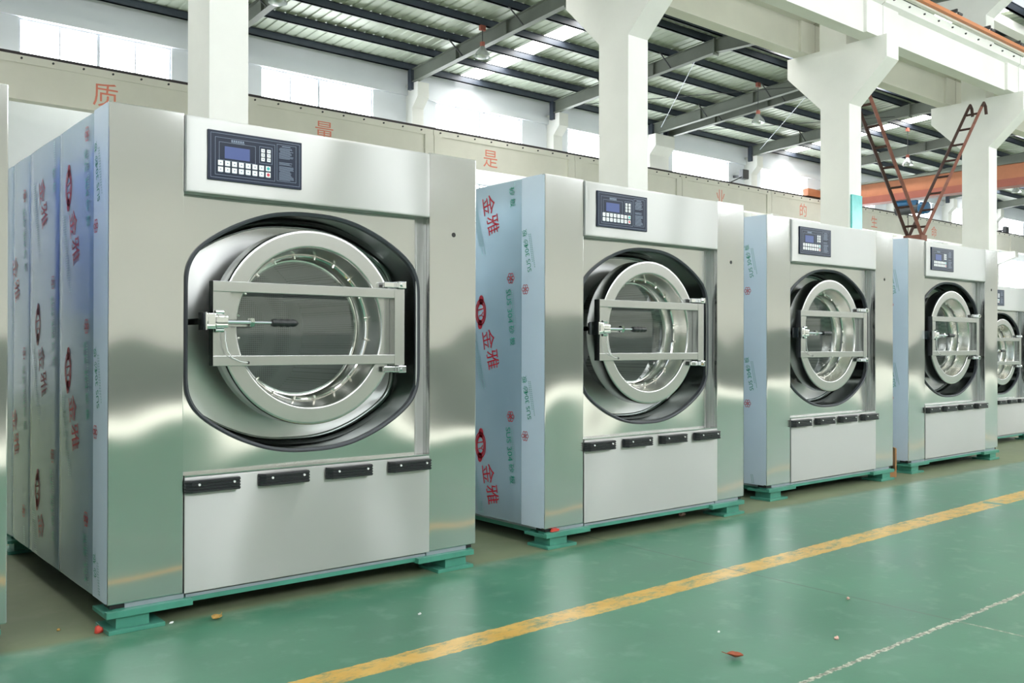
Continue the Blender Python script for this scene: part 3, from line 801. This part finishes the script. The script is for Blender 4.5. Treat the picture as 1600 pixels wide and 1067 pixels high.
    prof = [(hz0, .06), (hz0, yh+.006), (hz0+.002, yh+.002), (hz0+.006, yh), (hz0+.012, yh), ((hz0+hz1)/2, yh-.002), (hz1-.02, yh), (hz1-.012, yh), (hz1-.004, yh+.003), (hz1, .02), (hz1, .06)]
    k = len(prof); xs = [hx0, hx0+.004, hx0+.03, (hx0+hx1)/2, hx1-.035, hx1-.006, hx1]; off = [.012, .002, 0, -.001, 0, .003, .012]
    mb.raw([(x, p[1]+(o_ if p[1] < .03 else 0), p[0]) for x, o_ in zip(xs, off) for p in prof], [(a*k+i, a*k+i+1, (a+1)*k+i+1, (a+1)*k+i) for a in range(len(xs)-1) for i in range(k-1)], 0, True)
    hd = B(mb, 'header_panel', M['steel_h'])
    c0, c1, e0, e1 = .409, .859, 1.922, 2.142; yp = yh-.009
    P = lambda u: c0+(c1-c0)*u
    Q = lambda v: e1-(e1-e0)*v
    cp = B(MB().box(c0, c1, yp, yh+.002, e0, e1, 0, .0015), 'control_panel', M['panel_blue'])
    def line_frame(mb, u0, u1, v0, v1, w=.0016, y=yp-.0008):
        x0, x1, z0, z1 = P(u0), P(u1), Q(v1), Q(v0)
        for a in ((x0, x1, z0, z0+w), (x0, x1, z1-w, z1), (x0, x0+w, z0, z1), (x1-w, x1, z0, z1)):
            mb.face([(a[0], y, a[2]), (a[1], y, a[2]), (a[1], y, a[3]), (a[0], y, a[3])])
    mb = MB()
    for fr in ((.025, .975, .05, .95), (.07, .70, .13, .89), (.11, .49, .22, .59), (.53, .67, .2, .55), (.72, .935, .10, .875)): line_frame(mb, *fr)
    def bar(u0, u1, v0, v1): mb.face([(P(u0), yp-.0008, Q(v1)), (P(u1), yp-.0008, Q(v1)), (P(u1), yp-.0008, Q(v0)), (P(u0), yp-.0008, Q(v0))])
    for k in range(6): bar(.235+k*.023, .252+k*.023, .155, .195)
    for k in range(9): bar(.237+k*.0155, .249+k*.0155, .20, .212)
    random.seed(3)
    v = .135; bar(.775, .87, .13, .145); v = .17
    while v < .85:
        if .40 < v < .47 or .53 < v < .545: v += .022; continue
        bar(.745 if random.random() > .3 else .755, .86+random.random()*.05, v, v+.009); v += .0215
    for i in range(8):
        for j in (0, 1): bar(.107+i*.0713, .145+i*.0713, (.69, .825)[j], (.70, .835)[j])
    B(mb, 'panel_print', M['panel_line'], cp)
    B(MB().box(P(.168), P(.428), yp-.0012, yp+.001, Q(.545), Q(.30)), 'screen', M['lcd'], cp)
    def key(u, v, w, h_, dot=None):
        mb = MB().box(P(u)-w/2, P(u)+w/2, yp-.002, yp, Q(v)-h_/2, Q(v)+h_/2, 0, .001)
        mt = [M['key'], M[dot] if dot else M['panel_line']]
        r = .0075 if dot else .0035
        mb.face([(P(u)+r*math.cos(2*PI*i/14), yp-.0026, Q(v)+r*math.sin(2*PI*i/14)*(1 if dot else .7)) for i in range(14)], 1)
        B(mb, 'button', mt, cp)
    for i in range(8):
        for j, vv in enumerate((.645, .775)): key(.126+i*.0713, vv, .0235, .0225, ('dot_teal', 'dot_red')[j] if i == 7 else None)
    for i in range(2):
        for vv in (.285, .375, .465): key(.569+i*.063, vv, .0175, .0165)
    # ---- lower panel with black grip handles
    mb = MB().box(.315, 1.599, -.006, .03, ZB-.002, .616, 0, .004)
    lo = B(mb, 'lower_panel', M['steel_h'])
    mb = MB().box(.315, 1.599, -.004, .067, .618, .624); B(mb, 'ledge', M['steel_v'], lo)
    for x in (.312, .652, .995, 1.345):
        w, z0, z1 = .243, .549, .604; mb = MB(); y0 = -.044
        prof = [(z0, -.006), (z0, y0+.008), (z0+.006, y0)]
        for k in range(3):
            a = z0+.010+k*.013; prof += [(a, y0), (a+.002, y0+.007), (a+.0065, y0+.007), (a+.0085, y0)]
        prof += [(z1-.006, y0), (z1, y0+.008), (z1, -.006)]
        n = len(prof); st_ = [(x, .03), (x+.004, .018), (x+.024, 0), (x+w-.002, 0), (x+w, .003)]
        mb.raw([(sx, min(p[1]+o_, -.006), p[0]) for sx, o_ in st_ for p in prof], [(a*n+i, a*n+i+1, (a+1)*n+i+1, (a+1)*n+i) for a in range(4) for i in range(n-1)]+[tuple(range(n)), tuple(range(5*n-1, 4*n-1, -1))])
        gh = B(mb, 'grip_handle', M['black'])
        for sx in (x+.055, x+w-.03):
            B(MB().tube([(sx, y0-.002, z1-.019), (sx, y0+.004, z1-.019)], .0055, 10), 'screw', M['white_plastic'], gh)
    # ---- skirt, base frame, feet
    B(MB().box(.07, .318, .006, .03, .094, ZB-.002).box(.326, 1.58, .006, .03, .094, ZB-.008).box(1.588, WD-.06, .006, .03, .094, ZB-.002).box(.03, .05, .05, DP-.05, .094, ZB), 'skirt', M['skirt'])
    B(MB().box(.02, WD-.02, .002, .08, .074, .094).box(.06, .13, .08, DP-.08, .06, .094).box(WD-.13, WD-.06, .08, DP-.08, .06, .094).box(.02, WD-.02, DP-.1, DP, .05, .094), 'base_frame', M['teal'])
    B(MB().box(.012, .07, .012, .09, .096, ZB-.001), 'corner_void', M['hole']); B(MB().box(WD-.056, WD-.02, .012, .09, .096, ZB-.001), 'corner_void', M['hole'])
    for fx in (0, 1):
        for fy in (0, 1):
            mb = MB()
            def bb(x0, x1, y0, y1, z0, z1, bv=0):
                if fx: x0, x1 = WD-.044-x1, WD-.044-x0
                if fy: y0, y1 = DP-y1, DP-y0
                mb.box(x0, x1, y0, y1, z0, z1, 0, bv)
            bb(-.012, .345, -.03, .0, .066, .094, .002); bb(-.012, .345, .0, .17, .066, .0818)
            bb(.03, .165, -.012, .125, .018, .066); bb(-.005, .225, -.035, .15, 0, .018, .002)
            B(mb, 'foot', M['teal'])
    return cl, sides

r1 = empty('washing_machine', (1.1486, 4.002, 0), 'nearest and largest-looking stainless industrial washing machine, with the whole front in view', 'washing machine', 'stainless industrial washers in a row')
cl, sides = make_machine(r1)
GR = 'stainless industrial washers in a row'
places = [((3.600, 4.05, 0), 1, 'second stainless industrial washing machine from the left, red and green print on its side'),
          ((6.030, 4.223, 0), 1, 'third stainless industrial washing machine, with the brown cardboard leaning by its right corner'),
          ((8.345, 4.29, 0), 1, 'fourth stainless industrial washing machine, below the rusty V-shaped ladder'),
          ((11.1, 4.9, 0), .875, 'lowest and farthest stainless washing machine, cut off by the right edge of the photo'),
          ((-1.128, 4.0, 0), 1, 'stainless washing machine at the left edge, only a sliver of its front showing')]
roots = [r1]
for loc, sc, lab in places:
    c = copy_tree(r1); c.location = loc; c.scale = (sc, sc, sc); c['label'] = lab; c['group'] = GR; roots.append(c)
# film print, different on each machine
for i, r in enumerate(roots):
    if i in (4, 5): continue
    cps = [k for k in kids(r) if k.name.startswith('corner_panel')]; sps = [k for k in kids(r) if k.name.startswith('side_panel')]
    cps.sort(key=lambda o: min(v.co.x for v in o.data.vertices)); left = [s for s in sps if max(v.co.x for v in s.data.vertices) < .5]
    left.sort(key=lambda o: min(v.co.y for v in o.data.vertices))
    film_print([(.005, .21, (.82, .648, .74, .7)[i], 'strip')], 'film_print', cps[0], -.0016)
    if i < 2:
        for k, s in enumerate(left[:3] if i == 0 else left[:2]):
            y0, y1 = ((.23, .79), (.81, 1.39), (1.41, 1.79))[k]
            film_print([(y0, y1, (.228, .45, .1)[k] if i == 0 else .557+.2*k, 'wide')], 'film_print', s, -.0016)
# the sliver machine wears blue film on its right side
for k in kids(roots[5]):
    if k.name.startswith('side_panel') and min(v.co.x for v in k.data.vertices) > 1:
        k.material_slots[0].link = 'OBJECT'; k.material_slots[0].material = M['film_blue']; k['label'] = 'blue film side'

# ------------------------------------------------------------------ small things on the floor
def leaf(x, y, s, rot, mat, lab):
    mb = MB(); n = 7; v = []
    for i in range(n):
        t = i/(n-1); w = s*.42*math.sin(PI*min(1, t*.95+.03))**.8
        z = .004+s*.35*abs(t-.45)
        v += [(t*s-s/2, -w, z+w*.5), (t*s-s/2, 0, z), (t*s-s/2, w, z+w*.6)]
    f = []
    for i in range(n-1):
        for k in range(2): f.append((i*3+k, i*3+k+1, i*3+k+4, i*3+k+3))
    mb.raw(v, f, 0, True); mb.tube([(s/2, 0, .004+s*.19), (s*.8, .004, .004+s*.3)], .0015, 5)
    o = mb.build('dry_leaf', mat); sm = o.modifiers.new('thick', 'SOLIDIFY'); sm.thickness = .0008
    o.location = (x, y, 0); o.rotation_euler = (0, 0, rot); tag(o, lab, 'leaf')
leaf(1.575, 3.91, .055, .6, M['leaf_y'], 'yellow dry leaf on the floor in front of the nearest machine')
leaf(2.91, 2.18, .062, 2.2, M['leaf_b'], 'reddish-brown dry leaf lying on the green floor at lower right')
def scrap(x, y, sx, sy, sz, mat, lab, name='floor_scrap', rot=.3):
    bm = bmesh.new(); bmesh.ops.create_icosphere(bm, subdivisions=2, radius=1)
    for v in bm.verts:
        k = 1+.25*random.uniform(-1, 1); v.co = Vector((v.co.x*sx*k, v.co.y*sy*k, max(0, (v.co.z+.6)*sz*k)))
    me = bpy.data.meshes.new(name); bm.to_mesh(me); bm.free(); me.materials.append(mat)
    o = bpy.data.objects.new(name, me); COL.objects.link(o); o.location = (x, y, 0); o.rotation_euler = (0, 0, rot)
    tag(o, lab, 'scrap')
scrap(1.125, 4.045, .018, .016, .016, M['red_scrap'], 'red scrap lying at the left foot of the nearest machine')
scrap(1.005, 4.18, .008, .006, .007, M['leaf_y'], 'tiny pale crumb on the bare concrete left of the nearest machine')
scrap(1.405, 3.985, .012, .005, .005, M['paper'], 'tiny white paper bit beside the left foot of the nearest machine')
scrap(5.05, 4.235, .035, .02, .016, M['pink'], 'small pale brick chip under the second machine')
scrap(2.30, 3.42, .010, .006, .005, M['paper'], 'white crumb on the floor between the nearest machine and the yellow line')
scrap(3.42, 2.06, .012, .009, .008, M['pink'], 'pale pebble left of the floor crack at lower right')
scrap(4.0, 2.35, .010, .008, .007, M['pink'], 'pale pebble on the dark floor joint at right')
scrap(3.12, 2.42, .009, .005, .004, M['paper'], 'white speck on the green floor above the brown leaf')
# red film end sticking out under the second machine
tag(MB().prism([(3.64, .097), (3.70, .097), (3.705, .108), (3.685, .113), (3.65, .112)], 4.036, 4.05, 'y').build('film_scrap', M['red_scrap']), 'red film end poking out under the front corner of the second machine', 'scrap')
# folded cardboard beside the third machine
mb = MB()
for a, b, h_ in (((7.96, 4.36), (8.05, 4.25), .06), ((8.05, 4.25), (8.14, 4.32), .26)):
    d = Vector((b[0]-a[0], b[1]-a[1], 0)).normalized(); n_ = Vector((-d.y, d.x, 0))*.012
    A, Bv = Vector((a[0], a[1], 0)), Vector((b[0], b[1], 0))
    v = [A, Bv, Bv+n_, A+n_]; v = v+[p+Vector((0, 0, h_)) for p in v]
    mb.raw(v, [(0, 1, 2, 3), (7, 6, 5, 4), (0, 4, 5, 1), (1, 5, 6, 2), (2, 6, 7, 3), (3, 7, 4, 0)])
tag(mb.build('cardboard_piece', M['cardboard']), 'brown folded cardboard standing between the third and fourth machines', 'cardboard')
